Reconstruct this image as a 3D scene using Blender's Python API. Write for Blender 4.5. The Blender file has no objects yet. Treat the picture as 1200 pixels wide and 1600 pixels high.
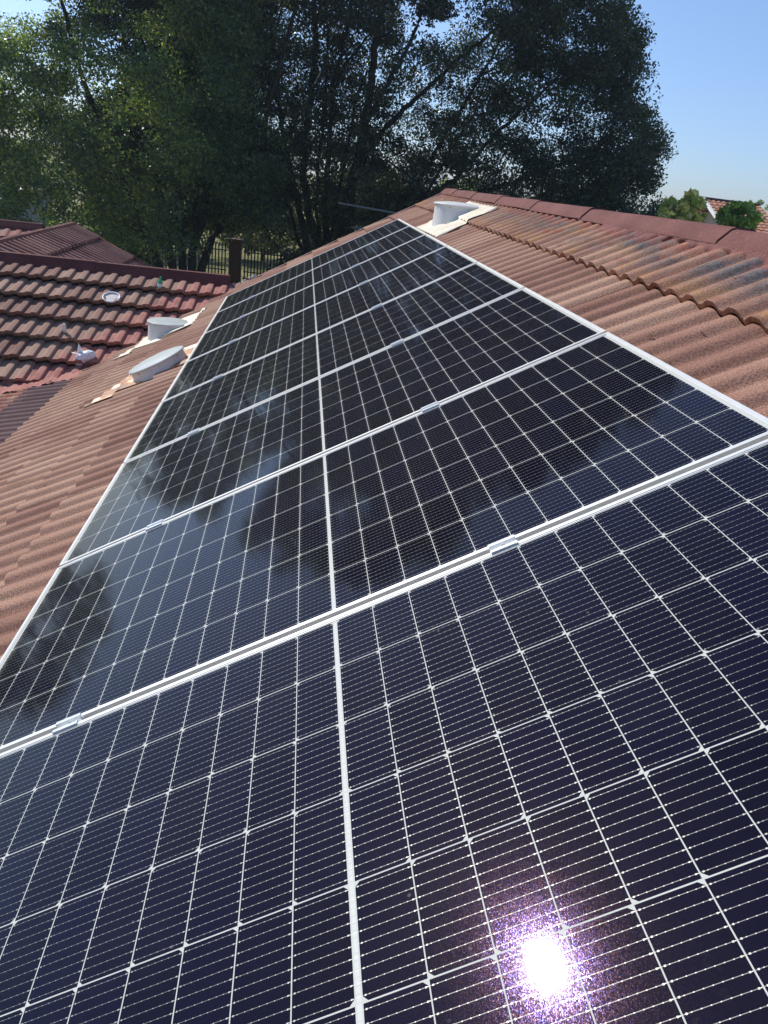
import bpy, bmesh, math, random
import numpy as np
from mathutils import Vector, Matrix
random.seed(7); rng = np.random.default_rng(11)
sc = bpy.context.scene; col = sc.collection
R = math.radians
# ---------------------------------------------------------------- camera
# world: Y runs along the roof ridge away from the camera, X to the right (up the roof slope), Z up;
# the origin is the middle of the first seam between panels, at the height of the glass
RCW = np.array([[0.9895, -0.0929, 0.1106], [0.0633, -0.4095, -0.9101], [0.1298, 0.9075, -0.3994]])
CW = np.array([-0.13486, -1.57999, 0.97401])
cd = bpy.data.cameras.new('camera'); cam = bpy.data.objects.new('camera', cd); col.objects.link(cam)
u_, s_, v_ = np.linalg.svd(RCW); RCW = u_ @ v_
Mw = RCW.T @ np.diag([1, -1, -1])
m4 = Matrix([list(Mw[i]) + [CW[i]] for i in range(3)] + [[0, 0, 0, 1]])
cam.matrix_world = m4
cd.sensor_fit = 'HORIZONTAL'; cd.sensor_width = 36; cd.lens = 1189.66 / 1200 * 36
cd.clip_start = .05; cd.clip_end = 3000
sc.camera = cam
# ---------------------------------------------------------------- sky, sun, exposure
SUN = np.array([-0.4891, 0.5435, 0.6822])
w = bpy.data.worlds.new('World'); sc.world = w; w.use_nodes = True
nt = w.node_tree; bg = nt.nodes['Background']
sky = nt.nodes.new('ShaderNodeTexSky'); sky.sky_type = 'NISHITA'; sky.sun_disc = False
sky.sun_elevation = math.asin(SUN[2]); sky.sun_rotation = math.atan2(SUN[0], SUN[1])
sky.altitude = 300; sky.air_density = 1.0; sky.dust_density = .6; sky.ozone_density = 2.5
wb = nt.nodes.new('ShaderNodeMix'); wb.data_type = 'RGBA'; wb.blend_type = 'MULTIPLY'; wb.inputs[0].default_value = 1; wb.inputs[7].default_value = (.90, .95, 1.07, 1)   # cool white balance
tcg = nt.nodes.new('ShaderNodeTexCoord'); sx = nt.nodes.new('ShaderNodeSeparateXYZ'); nt.links.new(tcg.outputs[0], sx.inputs[0])
hr = nt.nodes.new('ShaderNodeValToRGB'); nt.links.new(sx.outputs[2], hr.inputs[0]); hr.color_ramp.elements[0].color = (.60, .71, 1.0, 1); hr.color_ramp.elements[1].position = .30; hr.color_ramp.elements[1].color = (.92, .96, 1.05, 1)   # the dusty lilac band low in the sky
nt.links.new(hr.outputs[0], wb.inputs[7]); nt.links.new(sky.outputs[0], wb.inputs[6]); nt.links.new(wb.outputs[2], bg.inputs[0]); bg.inputs[1].default_value = 0.15
sl = bpy.data.lights.new('sun', 'SUN'); so = bpy.data.objects.new('sun', sl); col.objects.link(so)
sl.energy = 4.8; sl.angle = R(.53); sl.color = (1, .95, .87)
so.rotation_euler = Vector(-SUN).to_track_quat('-Z', 'Y').to_euler()
sc.view_settings.view_transform = 'Standard'; sc.view_settings.look = 'None'
sc.view_settings.exposure = 0.0; sc.view_settings.gamma = 1
sc.cycles.max_bounces = 6; sc.cycles.transparent_max_bounces = 8
sc.cycles.use_denoising = True

# ---------------------------------------------------------------- helpers
PITCH = R(29); CS, SN = math.cos(PITCH), math.sin(PITCH)
MR = np.array([[CS, 0, -SN], [0, 1, 0], [SN, 0, CS]])      # roof (u, v, w) -> world
WR = -.126                                                # trough level of the roof tiles under the glass
GZ = -4.6
def rp(u, v, w=0): return MR @ np.array([u, v, w], float)
def at(x, y, Y):                                          # point at depth Y on a sight line of the 1200x1600 photo
    d = RCW.T @ np.array([(x - 600) / 1189.66, (y - 800) / 1189.66, 1.]); return CW + d * (Y - CW[1]) / d[1]

def tag(o, label=None, cat=None, group=None, kind=None):
    if label: o['label'] = label
    if cat: o['category'] = cat
    if group: o['group'] = group
    if kind: o['kind'] = kind
    return o
def empty(name, loc=(0, 0, 0), rot=(0, 0, 0), parent=None):
    o = bpy.data.objects.new(name, None); col.objects.link(o); o.location = loc; o.rotation_euler = rot
    o.empty_display_size = .2
    if parent: o.parent = parent
    return o
def mesh_np(name, V, F, mat, parent=None, smooth=False, uv=None):
    V = np.asarray(V, np.float32); me = bpy.data.meshes.new(name)
    if isinstance(F, np.ndarray):
        k = F.shape[1]; me.vertices.add(len(V)); me.vertices.foreach_set('co', V.ravel())
        me.loops.add(F.size); me.loops.foreach_set('vertex_index', F.ravel().astype(np.int32))
        me.polygons.add(len(F)); me.polygons.foreach_set('loop_start', np.arange(0, F.size, k, dtype=np.int32))
        me.polygons.foreach_set('loop_total', np.full(len(F), k, np.int32))
        me.update(calc_edges=True)
    else:
        me.from_pydata([tuple(map(float, v)) for v in V], [], F); me.update()
    if uv is not None:
        l = me.uv_layers.new(name='UVMap'); li = np.zeros(len(me.loops), np.int32)
        me.loops.foreach_get('vertex_index', li); l.data.foreach_set('uv', np.asarray(uv, np.float32)[li].ravel())
    if smooth: me.polygons.foreach_set('use_smooth', np.ones(len(me.polygons), bool))
    for m in (mat if isinstance(mat, (list, tuple)) else [mat]): me.materials.append(m)
    o = bpy.data.objects.new(name, me); col.objects.link(o)
    if parent: o.parent = parent
    return o
class MB:
    def __init__(s): s.V = []; s.F = []
    def add(s, V, F):
        b = len(s.V); s.V += [tuple(map(float, v)) for v in V]; s.F += [tuple(b + i for i in f) for f in F]; return s
    def box(s, a, b, T=None):
        x0, y0, z0 = a; x1, y1, z1 = b
        V = [(x0, y0, z0), (x1, y0, z0), (x1, y1, z0), (x0, y1, z0), (x0, y0, z1), (x1, y0, z1), (x1, y1, z1), (x0, y1, z1)]
        if T is not None: V = [T(np.array(v)) for v in V]
        return s.add(V, [(0, 3, 2, 1), (4, 5, 6, 7), (0, 1, 5, 4), (1, 2, 6, 5), (2, 3, 7, 6), (3, 0, 4, 7)])
    def tube(s, P, r, n=6, cap=True):
        P = [np.array(p, float) for p in P]; r = r if hasattr(r, '__len__') else [r] * len(P); V = []; F = []
        for i, p in enumerate(P):
            t = P[min(i + 1, len(P) - 1)] - P[max(i - 1, 0)]; t = t / (np.linalg.norm(t) + 1e-9)
            a = np.cross(t, [0, 0, 1.] if abs(t[2]) < .9 else [1., 0, 0]); a /= np.linalg.norm(a); b = np.cross(t, a)
            for k in range(n):
                q = 2 * math.pi * k / n; V.append(p + r[i] * (math.cos(q) * a + math.sin(q) * b))
        for i in range(len(P) - 1):
            for k in range(n):
                k2 = (k + 1) % n; F.append((i * n + k, i * n + k2, (i + 1) * n + k2, (i + 1) * n + k))
        if cap: F += [tuple(range(n))[::-1], tuple((len(P) - 1) * n + k for k in range(n))]
        return s.add(V, F)
    def lathe(s, prof, n=32, T=None):
        V = []; F = []
        for (r, z) in prof:
            for k in range(n):
                q = 2 * math.pi * k / n; p = np.array([r * math.cos(q), r * math.sin(q), z]); V.append(p if T is None else T(p))
        for i in range(len(prof) - 1):
            for k in range(n): F.append((i * n + k, i * n + (k + 1) % n, (i + 1) * n + (k + 1) % n, (i + 1) * n + k))
        F.append(tuple(range(n))[::-1]); F.append(tuple((len(prof) - 1) * n + k for k in range(n)))
        return s.add(V, F)
    def prism(s, poly, y0, y1, T=None):                   # (x,z) outline extruded along y
        n = len(poly); V = [(p[0], y0, p[1]) for p in poly] + [(p[0], y1, p[1]) for p in poly]
        if T is not None: V = [T(np.array(v)) for v in V]
        return s.add(V, [tuple(range(n)), tuple(range(n, 2 * n))[::-1]] + [(i, i + n, (i + 1) % n + n, (i + 1) % n) for i in range(n)])
    def build(s, name, mat, parent=None, smooth=False, bevel=0, uv=None):
        o = mesh_np(name, s.V, s.F, mat, parent, smooth, uv)
        bm = bmesh.new(); bm.from_mesh(o.data); bmesh.ops.recalc_face_normals(bm, faces=bm.faces); bm.to_mesh(o.data); bm.free()
        if bevel:
            m = o.modifiers.new('bevel', 'BEVEL'); m.width = bevel; m.segments = 2; m.limit_method = 'ANGLE'
        return o
def autosmooth(o, ang=35):
    bm = bmesh.new(); bm.from_mesh(o.data)
    for f in bm.faces: f.smooth = True
    for e in bm.edges:
        if len(e.link_faces) == 2 and e.calc_face_angle(0) > R(ang): e.smooth = False
    bm.to_mesh(o.data); bm.free(); return o
# ---- node helper
class NT:
    def __init__(s, name):
        s.m = bpy.data.materials.new(name); s.m.use_nodes = True; s.t = s.m.node_tree
        s.b = s.t.nodes['Principled BSDF']; s.out = s.t.nodes['Material Output']
    def link(s, a, sock):
        if isinstance(a, (int, float)): sock.default_value = a
        elif isinstance(a, (tuple, list)): sock.default_value = (tuple(a) + (1,))[:4] if len(sock.default_value) == 4 else tuple(a)[:3]
        else: s.t.links.new(a, sock)
    def n(s, typ, ins={}, out=0, **kw):
        x = s.t.nodes.new('ShaderNode' + typ)
        for k, v in kw.items(): setattr(x, k, v)
        for k, v in ins.items(): s.link(v, x.inputs[k])
        return x.outputs[out]
    def m_(s, op, a, b=0, c=0, clamp=False): return s.n('Math', {0: a, 1: b, 2: c}, operation=op, use_clamp=clamp)
    def add(s, a, b): return s.m_('ADD', a, b)
    def sub(s, a, b): return s.m_('SUBTRACT', a, b)
    def mul(s, a, b): return s.m_('MULTIPLY', a, b)
    def step(s, e, x): return s.m_('GREATER_THAN', x, e)   # x > e
    def ss(s, x, a, b): return s.n('MapRange', {0: x, 1: a, 2: b}, interpolation_type='SMOOTHSTEP')
    def mix(s, f, a, b, blend='MIX'):
        x = s.t.nodes.new('ShaderNodeMix'); x.data_type = 'RGBA'; x.blend_type = blend
        s.link(f, x.inputs[0]); s.link(a, x.inputs[6]); s.link(b, x.inputs[7]); return x.outputs[2]
    def noise(s, vec, scale, detail=3, rough=.55, out=0, dist=0):
        return s.n('TexNoise', {'Vector': vec, 'Scale': scale, 'Detail': detail, 'Roughness': rough, 'Distortion': dist}, out=out)
    def ramp(s, f, stops):
        x = s.t.nodes.new('ShaderNodeValToRGB'); s.link(f, x.inputs[0]); e = x.color_ramp.elements
        while len(e) < len(stops): e.new(.5)
        for q, (p, c) in zip(e, stops): q.position = p; q.color = tuple(c) + (1,)
        return x.outputs[0]
    def bump(s, h, dist, strength=1.): return s.n('Bump', {'Height': h, 'Distance': dist, 'Strength': strength})
    def xyz(s, x, y, z=0): return s.n('CombineXYZ', {0: x, 1: y, 2: z})
    def obj(s): return s.n('TexCoord', out=3)
    def uv(s): return s.n('TexCoord', out=2)
    def set(s, **kw):
        names = dict(color='Base Color', rough='Roughness', metal='Metallic', normal='Normal', spec='Specular IOR Level', coat='Coat Weight', coatr='Coat Roughness', trans='Transmission Weight', alpha='Alpha', tint='Specular Tint')
        for k, v in kw.items(): s.link(v, s.b.inputs[names[k]])
        return s.m
def plain(name, c, rough=.5, metal=0, var=.15, scale=8, bump=0, bscale=60, spec=.5):
    t = NT(name); o = t.obj(); f = t.noise(o, scale, 5)
    d = tuple(x * (1 - var) for x in c); l = tuple(min(1, x * (1 + var)) for x in c)
    kw = dict(color=t.ramp(f, [(.3, d), (.7, l)]), rough=rough, metal=metal, spec=spec)
    if bump: kw['normal'] = t.bump(t.noise(o, bscale, 4), bump)
    return t.set(**kw)
# ---------------------------------------------------------------- materials
def tile_material(name, cols, gauge, off_s, wid, lichen=False, pink=False, sand=150, gain=1.):
    """uv = (distance down the slope, distance along the course) in metres"""
    t = NT(name); s = t.n('SeparateXYZ', {0: t.uv()}); S = s; sep = t.t.nodes[-1]; ss_, rr = sep.outputs[0], sep.outputs[1]
    cs = t.m_('FLOOR', t.m_('DIVIDE', t.sub(ss_, off_s), gauge)); cr = t.m_('FLOOR', t.m_('DIVIDE', t.add(rr, t.mul(cs, wid * .5)), wid))
    wn = t.n('TexWhiteNoise', {'Vector': t.xyz(cs, cr, 3.3)}, noise_dimensions='3D')
    vec = t.xyz(ss_, rr, 0)
    big = t.noise(vec, .9, 4); mid = t.noise(vec, 6, 5, .65); streak = t.noise(t.xyz(t.mul(ss_, 1.6), t.mul(rr, 14), 0), 1, 5, .6)
    fine = t.noise(vec, sand, 2, .7)
    f = t.add(t.mul(wn, .42), t.mul(big, .35)); f = t.add(f, t.mul(streak, .3)); f = t.add(f, t.mul(t.sub(mid, .5), .35))
    c = t.ramp(f, [(.22, cols[0]), (.5, cols[1]), (.8, cols[2])])
    # small lichen / dirt specks
    spk = t.ss(t.noise(vec, 60, 3, .7), .6, .74)
    c = t.mix(t.mul(spk, .5), c, tuple(x * .45 for x in cols[0]))
    if lichen:
        # dark grey and ochre weathering on the top course, running down the ribs
        top = t.ss(ss_, .505, .50)
        st = t.noise(t.xyz(t.mul(ss_, 3.0), t.mul(rr, 9), 4), 1, 5, .62)
        pat = t.noise(t.xyz(ss_, rr, 9), 1.7, 3)
        och = t.mul(top, t.ss(st, .42, .62)); c = t.mix(t.mul(och, .75), c, (.36, .19, .085))
        red = t.mul(top, t.ss(t.noise(t.xyz(t.mul(ss_, 4), t.mul(rr, 3), 1), 2, 4), .5, .68)); c = t.mix(t.mul(red, .7), c, (.23, .075, .05))
        rib = t.ss(t.m_('COSINE', t.mul(t.sub(rr, .03), 2 * math.pi / .165)), -.2, .7)
        gp = t.mul(t.mul(top, t.ss(t.add(pat, t.mul(t.sub(st, .5), .8)), .38, .52)), t.ss(ss_, .50, .24))
        gp = t.mul(gp, t.add(.25, t.mul(rib, .75)))
        gcol = t.ramp(t.noise(vec, 25, 4, .7), [(.3, (.035, .038, .045)), (.55, (.12, .12, .13)), (.75, (.23, .15, .10))])
        c = t.mix(t.mul(gp, .95), c, gcol)
        # brown run-off stains lower down
        st2 = t.mul(t.ss(t.noise(t.xyz(t.mul(ss_, .9), t.mul(rr, 4), 7), 1, 4), .60, .72), t.ss(ss_, 3.2, 4.2)); c = t.mix(t.mul(st2, .7), c, (.15, .07, .03))
        # ridge mortar and red paint daubs
        mor = t.mul(t.ss(ss_, .25, .17), t.ss(t.noise(vec, 9, 4), .4, .55)); c = t.mix(t.mul(mor, .8), c, (.27, .09, .07))
    if pink:                                              # pink waterproofing paint slopped along the valley
        dist = t.add(t.mul(ss_, .72), rr)   # >0 right of the valley line
        m = t.ss(t.add(dist, t.add(t.mul(t.sub(mid, .5), .9), t.mul(t.sub(streak, .5), .3))), -.34, -.08)
        c = t.mix(t.mul(m, .85), c, t.ramp(mid, [(.3, (.30, .10, .085)), (.7, (.46, .21, .17))]))
    c = t.mix(.85, c, t.ramp(fine, [(.36, (.50, .48, .48)), (.64, (1.42, 1.42, 1.42))]), 'MULTIPLY')
    if gain != 1: c = t.mix(1., c, (gain,) * 3, 'MULTIPLY')
    h = t.add(t.mul(fine, .6), t.mul(t.noise(vec, 45, 3), .8))
    return t.set(color=c, rough=.88, spec=.25, normal=t.bump(h, .0022, .8))
M = {}
M['tile'] = tile_material('roof_tile', [(.18, .084, .060), (.295, .160, .115), (.40, .25, .175)], .39, .51, .33, lichen=True)
M['tile_shadow'] = tile_material('shadow_band_tile', [(.075, .040, .044), (.11, .062, .064), (.145, .085, .085)], .39, .42, .33)  # tile colour darkened to stand for a shadow band
M['tile_wing'] = tile_material('wing_roof_tile', [(.17, .085, .066), (.27, .158, .122), (.36, .235, .175)], .42, .43, .38, pink=True, sand=160)
M['tile_rear'] = tile_material('rear_roof_tile', [(.16, .06, .05), (.24, .12, .10), (.30, .16, .13)], .42, .43, .38, sand=90)
M['tile_far'] = tile_material('far_roof_tile', [(.40, .17, .10), (.50, .24, .15), (.58, .32, .21)], .34, .1, .30, sand=30)
def ridge_mat(name, a, b):
    t = NT(name); o = t.obj(); f = t.noise(o, 3, 6, .65); fine = t.noise(o, 130, 2, .7)
    c = t.ramp(f, [(.3, a), (.7, b)]); sp = t.ss(t.noise(o, 34, 3, .7), .64, .72)
    c = t.mix(t.mul(sp, .6), c, (.33, .17, .14)); c = t.mix(.45, c, t.ramp(fine, [(.35, (.5, .5, .5)), (.65, (1.5, 1.5, 1.5))]), 'MULTIPLY')
    return t.set(color=c, rough=.85, spec=.25, normal=t.bump(t.add(fine, t.noise(o, 30, 4)), .003, .8))
M['ridge'] = ridge_mat('ridge_capping', (.122, .046, .042), (.195, .082, .073))
M['ridge_dark'] = ridge_mat('wing_ridge_capping', (.085, .024, .024), (.135, .045, .042))
M['barge'] = plain('maroon_paint', (.15, .055, .05), .5, bump=.001)
M['wall'] = plain('plaster_wall', (.55, .46, .36), .9, bump=.002)
M['alu'] = plain('anodised_aluminium', (.72, .72, .70), .38, .55, .04, 20, spec=.5)
M['clamp'] = plain('clamp_aluminium', (.76, .78, .79), .32, .55, .05, 20)
M['rail'] = plain('rail_aluminium', (.55, .56, .57), .4, .8, .05, 20)
def white_metal():
    t = NT('vent_white_paint'); o = t.obj(); f = t.noise(o, 3.5, 5, .6)
    c = t.ramp(f, [(.3, (.66, .655, .63)), (.65, (.80, .79, .76))]); d = t.ss(t.noise(o, 16, 4, .7), .62, .74); c = t.mix(t.mul(d, .5), c, (.42, .37, .30))
    return t.set(color=c, rough=.35, normal=t.bump(t.noise(o, 12, 3), .003, .6))
M['vent'] = white_metal()
def flashing():
    t = NT('flashing_paint'); o = t.obj(); f = t.noise(o, 3, 5, .65)
    c = t.ramp(f, [(.25, (.52, .43, .31)), (.5, (.66, .60, .47)), (.75, (.74, .70, .60))])
    g = t.ss(t.noise(o, 22, 4, .7), .6, .72); c = t.mix(t.mul(g, .6), c, (.35, .28, .19))
    return t.set(color=c, rough=.6, normal=t.bump(t.noise(o, 30, 3), .003))
M['flash'] = flashing()
def rusty():
    t = NT('rusty_flashing'); o = t.obj(); f = t.noise(o, 3.2, 5, .65)
    c = t.ramp(f, [(.38, (.26, .13, .09)), (.47, (.50, .20, .06)), (.54, (.72, .60, .42)), (.75, (.78, .74, .62))])
    return t.set(color=c, rough=.6, normal=t.bump(t.noise(o, 30, 3), .003))
M['rust'] = rusty()
M['lid'] = plain('frosted_vent_lid', (.55, .585, .56), .3, 0, .12, 5)
M['pink'] = ridge_mat('pink_valley_paint', (.30, .105, .085), (.47, .22, .18))
M['bag'] = plain('white_plastic', (.80, .81, .84), .45, 0, .05)
M['disk'] = plain('pale_grey_metal', (.50, .46, .46), .5, 0, .25, 40)
M['shard'] = plain('white_ceramic', (.8, .78, .72), .5, 0, .1)
M['green'] = plain('green_plastic', (.02, .42, .17), .3, 0, .2)
M['mortar'] = plain('grey_mortar', (.50, .44, .41), .9, 0, .3, 30, .004)
M['gpost'] = plain('grey_steel', (.17, .175, .18), .5, .3)
M['brick'] = plain('brown_brick', (.085, .042, .030), .9, 0, .3, 14, .003)
M['pale'] = plain('palisade_steel', (.03, .03, .03), .6, 0)
M['bark'] = plain('bark', (.040, .032, .026), .9, 0, .35, 7, .02, 25, .2)
M['fence_wall'] = plain('fence_wall_render', (.10, .055, .04), .9, 0, .3, 6, .003)
M['greywall'] = plain('pale_grey_wall', (.36, .36, .37), .8)
M['window'] = plain('dark_window', (.03, .035, .04), .1)
M['white'] = plain('white_trim', (.8, .8, .78), .5)
def leaf_mat(name, stops, rough=.32, trans=.30):
    t = NT(name); g = t.n('NewGeometry', out=0)
    rpi = t.n('NewGeometry', out=8); f = t.add(t.add(t.mul(t.noise(g, .35, 3), .45), t.mul(t.noise(g, 4, 2), .25)), t.mul(rpi, .33)); c = t.ramp(f, stops)
    t.set(color=c, rough=rough, spec=.5)
    tr = t.n('BsdfTranslucent', {'Color': t.mix(1., c, (1.9, 2.0, .7), 'MULTIPLY')})
    mx = t.n('MixShader', {0: trans, 1: t.b.outputs[0], 2: tr}); t.t.links.new(mx, t.out.inputs[0]); return t.m
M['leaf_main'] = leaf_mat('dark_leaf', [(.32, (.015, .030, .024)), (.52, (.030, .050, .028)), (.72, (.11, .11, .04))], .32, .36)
M['leaf_left'] = leaf_mat('glossy_leaf', [(.32, (.036, .074, .058)), (.50, (.075, .130, .072)), (.68, (.25, .28, .10))], .33, .50)
M['leaf_back'] = leaf_mat('yellow_green_leaf', [(.30, (.03, .055, .018)), (.55, (.09, .12, .03)), (.80, (.26, .23, .06))], .5, .4)
M['leaf_bush'] = leaf_mat('bush_leaf', [(.30, (.10, .15, .05)), (.50, (.30, .36, .12)), (.68, (.78, .60, .36))], .4, .5)
M['leaf_right'] = leaf_mat('bright_bush_leaf', [(.30, (.08, .13, .045)), (.55, (.27, .36, .10)), (.78, (.50, .54, .20))], .4, .5)
def grass():
    t = NT('grass'); o = t.obj(); f = t.noise(o, .5, 6, .7)
    c = t.ramp(f, [(.3, (.08, .095, .03)), (.5, (.20, .19, .075)), (.72, (.33, .28, .14))])
    return t.set(color=c, rough=.95, spec=.1, normal=t.bump(t.noise(o, 12, 5, .8), .05))
M['grass'] = grass()

def panel_material():
    """uv in metres: x along the long side from the middle, y along the short side from the near edge of the 6 strips"""
    t = NT('solar_cells'); t.n('SeparateXYZ', {0: t.uv()}); sep = t.t.nodes[-1]; X, Y = sep.outputs[0], sep.outputs[1]
    CU, CP = .0925, .1835
    ax = t.m_('ABSOLUTE', X); xx = t.sub(ax, .0048); fi = t.m_('DIVIDE', xx, CU); ix = t.m_('FLOOR', fi)
    fx0 = t.mul(t.m_('FRACT', fi), CU)                    # metres inside the cell
    neg = t.m_('LESS_THAN', X, 0)
    fx = t.add(t.mul(neg, t.sub(CU, fx0)), t.mul(t.sub(1, neg), fx0))   # from the left side of the cell
    fj = t.m_('DIVIDE', Y, CP); iy = t.m_('FLOOR', fj); fy = t.mul(t.m_('FRACT', fj), CP)
    GX, GY = .0010, .0012
    def win(v, g, size): return t.mul(t.step(g, v), t.m_('LESS_THAN', v, size - g))
    inside = t.mul(win(fx, GX, CU), win(fy, GY, CP))
    area = t.mul(t.mul(t.step(0, xx), t.m_('LESS_THAN', xx, 12 * CU)), t.mul(t.step(0, Y), t.m_('LESS_THAN', Y, 6 * CP)))
    odd = t.m_('MODULO', iy, 2.)                          # strips alternate: corners cut on the left or on the right
    ex = t.add(t.mul(odd, fx0), t.mul(t.sub(1, odd), t.sub(CU, fx0)))   # distance to the cut side, mirrored about the middle
    ey = t.m_('MINIMUM', fy, t.sub(CP, fy)); cham = t.step(.0095, t.add(ex, ey))
    cell = t.mul(t.mul(inside, area), cham)
    # ten busbars per cell with solder pads
    BP = CP / 10; by = t.m_('ABSOLUTE', t.sub(t.m_('FRACT', t.m_('DIVIDE', fy, BP)), .5)); byd = t.mul(by, BP)
    bus = t.m_('LESS_THAN', byd, .00042)
    pf = t.m_('FRACT', t.m_('DIVIDE', t.add(fx, .0012), .0113)); pad = t.mul(t.m_('LESS_THAN', pf, .15), t.m_('LESS_THAN', byd, .0006))
    endx = t.m_('MINIMUM', fx, t.sub(CU, fx)); pad2 = t.mul(t.mul(t.m_('LESS_THAN', endx, .0062), t.step(.0038, endx)), t.m_('LESS_THAN', byd, .0011))
    pad = t.m_('MAXIMUM', pad, pad2)
    busm = t.m_('MAXIMUM', bus, pad)
    # per cell tone, thin-film colour
    wn = t.n('TexWhiteNoise', {'Vector': t.xyz(t.add(ix, t.mul(neg, 20)), iy, 1.7)}, noise_dimensions='3D')
    base = t.mix(wn, (.0008, .0008, .0064), (.0016, .0016, .0110))
    fing = t.m_('ABSOLUTE', t.sub(t.m_('FRACT', t.m_('DIVIDE', fx, .0015)), .5)); base = t.mix(t.mul(t.m_('LESS_THAN', fing, .035), .1), base, (.03, .03, .04))
    dust = t.noise(t.xyz(X, Y, 0), 3.5, 5, .7); base = t.mix(t.ss(dust, .45, .8), base, t.mix(.008, base, (.30, .27, .25)))
    c = t.mix(bus, base, (.125, .125, .12)); c = t.mix(pad, c, (.36, .355, .33)); c = t.mix(cell, (.50, .51, .47), c)
    ribbon = t.m_('LESS_THAN', t.m_('ABSOLUTE', t.sub(ax, .0)), .0030); ribc = t.mul(ribbon, t.step(.2, t.m_('FRACT', t.m_('DIVIDE', Y, .0115))))
    c = t.mix(t.mul(ribc, .25), c, (.75, .75, .75))
    vec = t.xyz(X, Y, 0)
    # dust film, dried water marks and a line of grime along the lower short frame
    wid = t.n('ObjectInfo', out=5) if False else t.n('NewGeometry', out=0)
    d1 = t.noise(wid, 2.3, 6, .7); d2 = t.ss(t.noise(wid, 26, 4, .75), .62, .80); gr = t.mul(t.ss(X, -1.085, -1.125), t.ss(t.noise(wid, 30, 3), .3, .6))
    spots = t.ss(t.n('TexVoronoi', {'Vector': wid, 'Scale': 21.}), .075, .05)
    dirt = t.add(t.mul(t.ss(d1, .42, .75), .007), t.add(t.mul(d2, .022), t.add(t.mul(gr, .22), t.mul(t.mul(spots, t.ss(d1, .5, .6)), .16))))
    c = t.mix(dirt, c, (.46, .42, .37))
    # fine sparkle of the textured glass and the cell coating
    wav = t.noise(vec, 900, 1, .5, out=1)
    nrm_s = t.n('NormalMap', {'Color': t.mix(.55, (.5, .5, 1), t.n('TexWhiteNoise', {'Vector': t.n('VectorMath', {0: t.n('VectorMath', {0: vec, 1: (1400, 700, 1)}, operation='MULTIPLY')}, operation='FLOOR')}, out=1, noise_dimensions='3D')), 'Strength': .03})
    t.b.inputs['Coat Weight'].default_value = 1.0; t.b.inputs['Coat Roughness'].default_value = .041; t.b.inputs['Coat IOR'].default_value = 1.20
    micro = t.bump(t.noise(vec, 420, 2, .6), .00012, .12)
    t.link(micro, t.b.inputs['Coat Normal'])
    t.set(color=c, rough=t.add(.55, t.mul(busm, -.15)), metal=t.mul(t.mul(busm, cell), .25), spec=t.add(.01, t.mul(busm, .2)))
    def sparks(sx, sy, sz):
        q = t.n('VectorMath', {0: t.n('VectorMath', {0: vec, 1: (sx, sy, 1)}, operation='MULTIPLY'), 1: (0, 0, sz)}, operation='ADD')
        return t.m_('POWER', t.n('TexWhiteNoise', {'Vector': t.n('VectorMath', {0: q}, operation='FLOOR')}, noise_dimensions='3D'), 4.)
    def lobe(colr, rough, sp):
        cc = t.mix(cell, (0, 0, 0), colr); cc = t.n('VectorMath', {0: cc, 'Scale': t.add(.4, t.mul(sp, 3.0))}, operation='SCALE')
        return t.n('BsdfGlossy', {'Color': cc, 'Roughness': rough, 'Normal': nrm_s})
    gl = t.n('AddShader', {0: lobe((.0009, .0009, .0044), .098, sparks(1300, 800, 3)), 1: lobe((.0015, .0007, .00036), .145, sparks(1200, 700, 9))})
    ad = t.n('AddShader', {0: t.b.outputs[0], 1: gl}); t.t.links.new(ad, t.out.inputs[0])
    return t.m
M['cells'] = panel_material()

# ---------------------------------------------------------------- ground
g = mesh_np('ground', [(-900, -900, GZ), (900, -900, GZ), (900, 900, GZ), (-900, 900, GZ)], [(0, 1, 2, 3)], M['grass']); tag(g, kind='structure')

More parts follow.
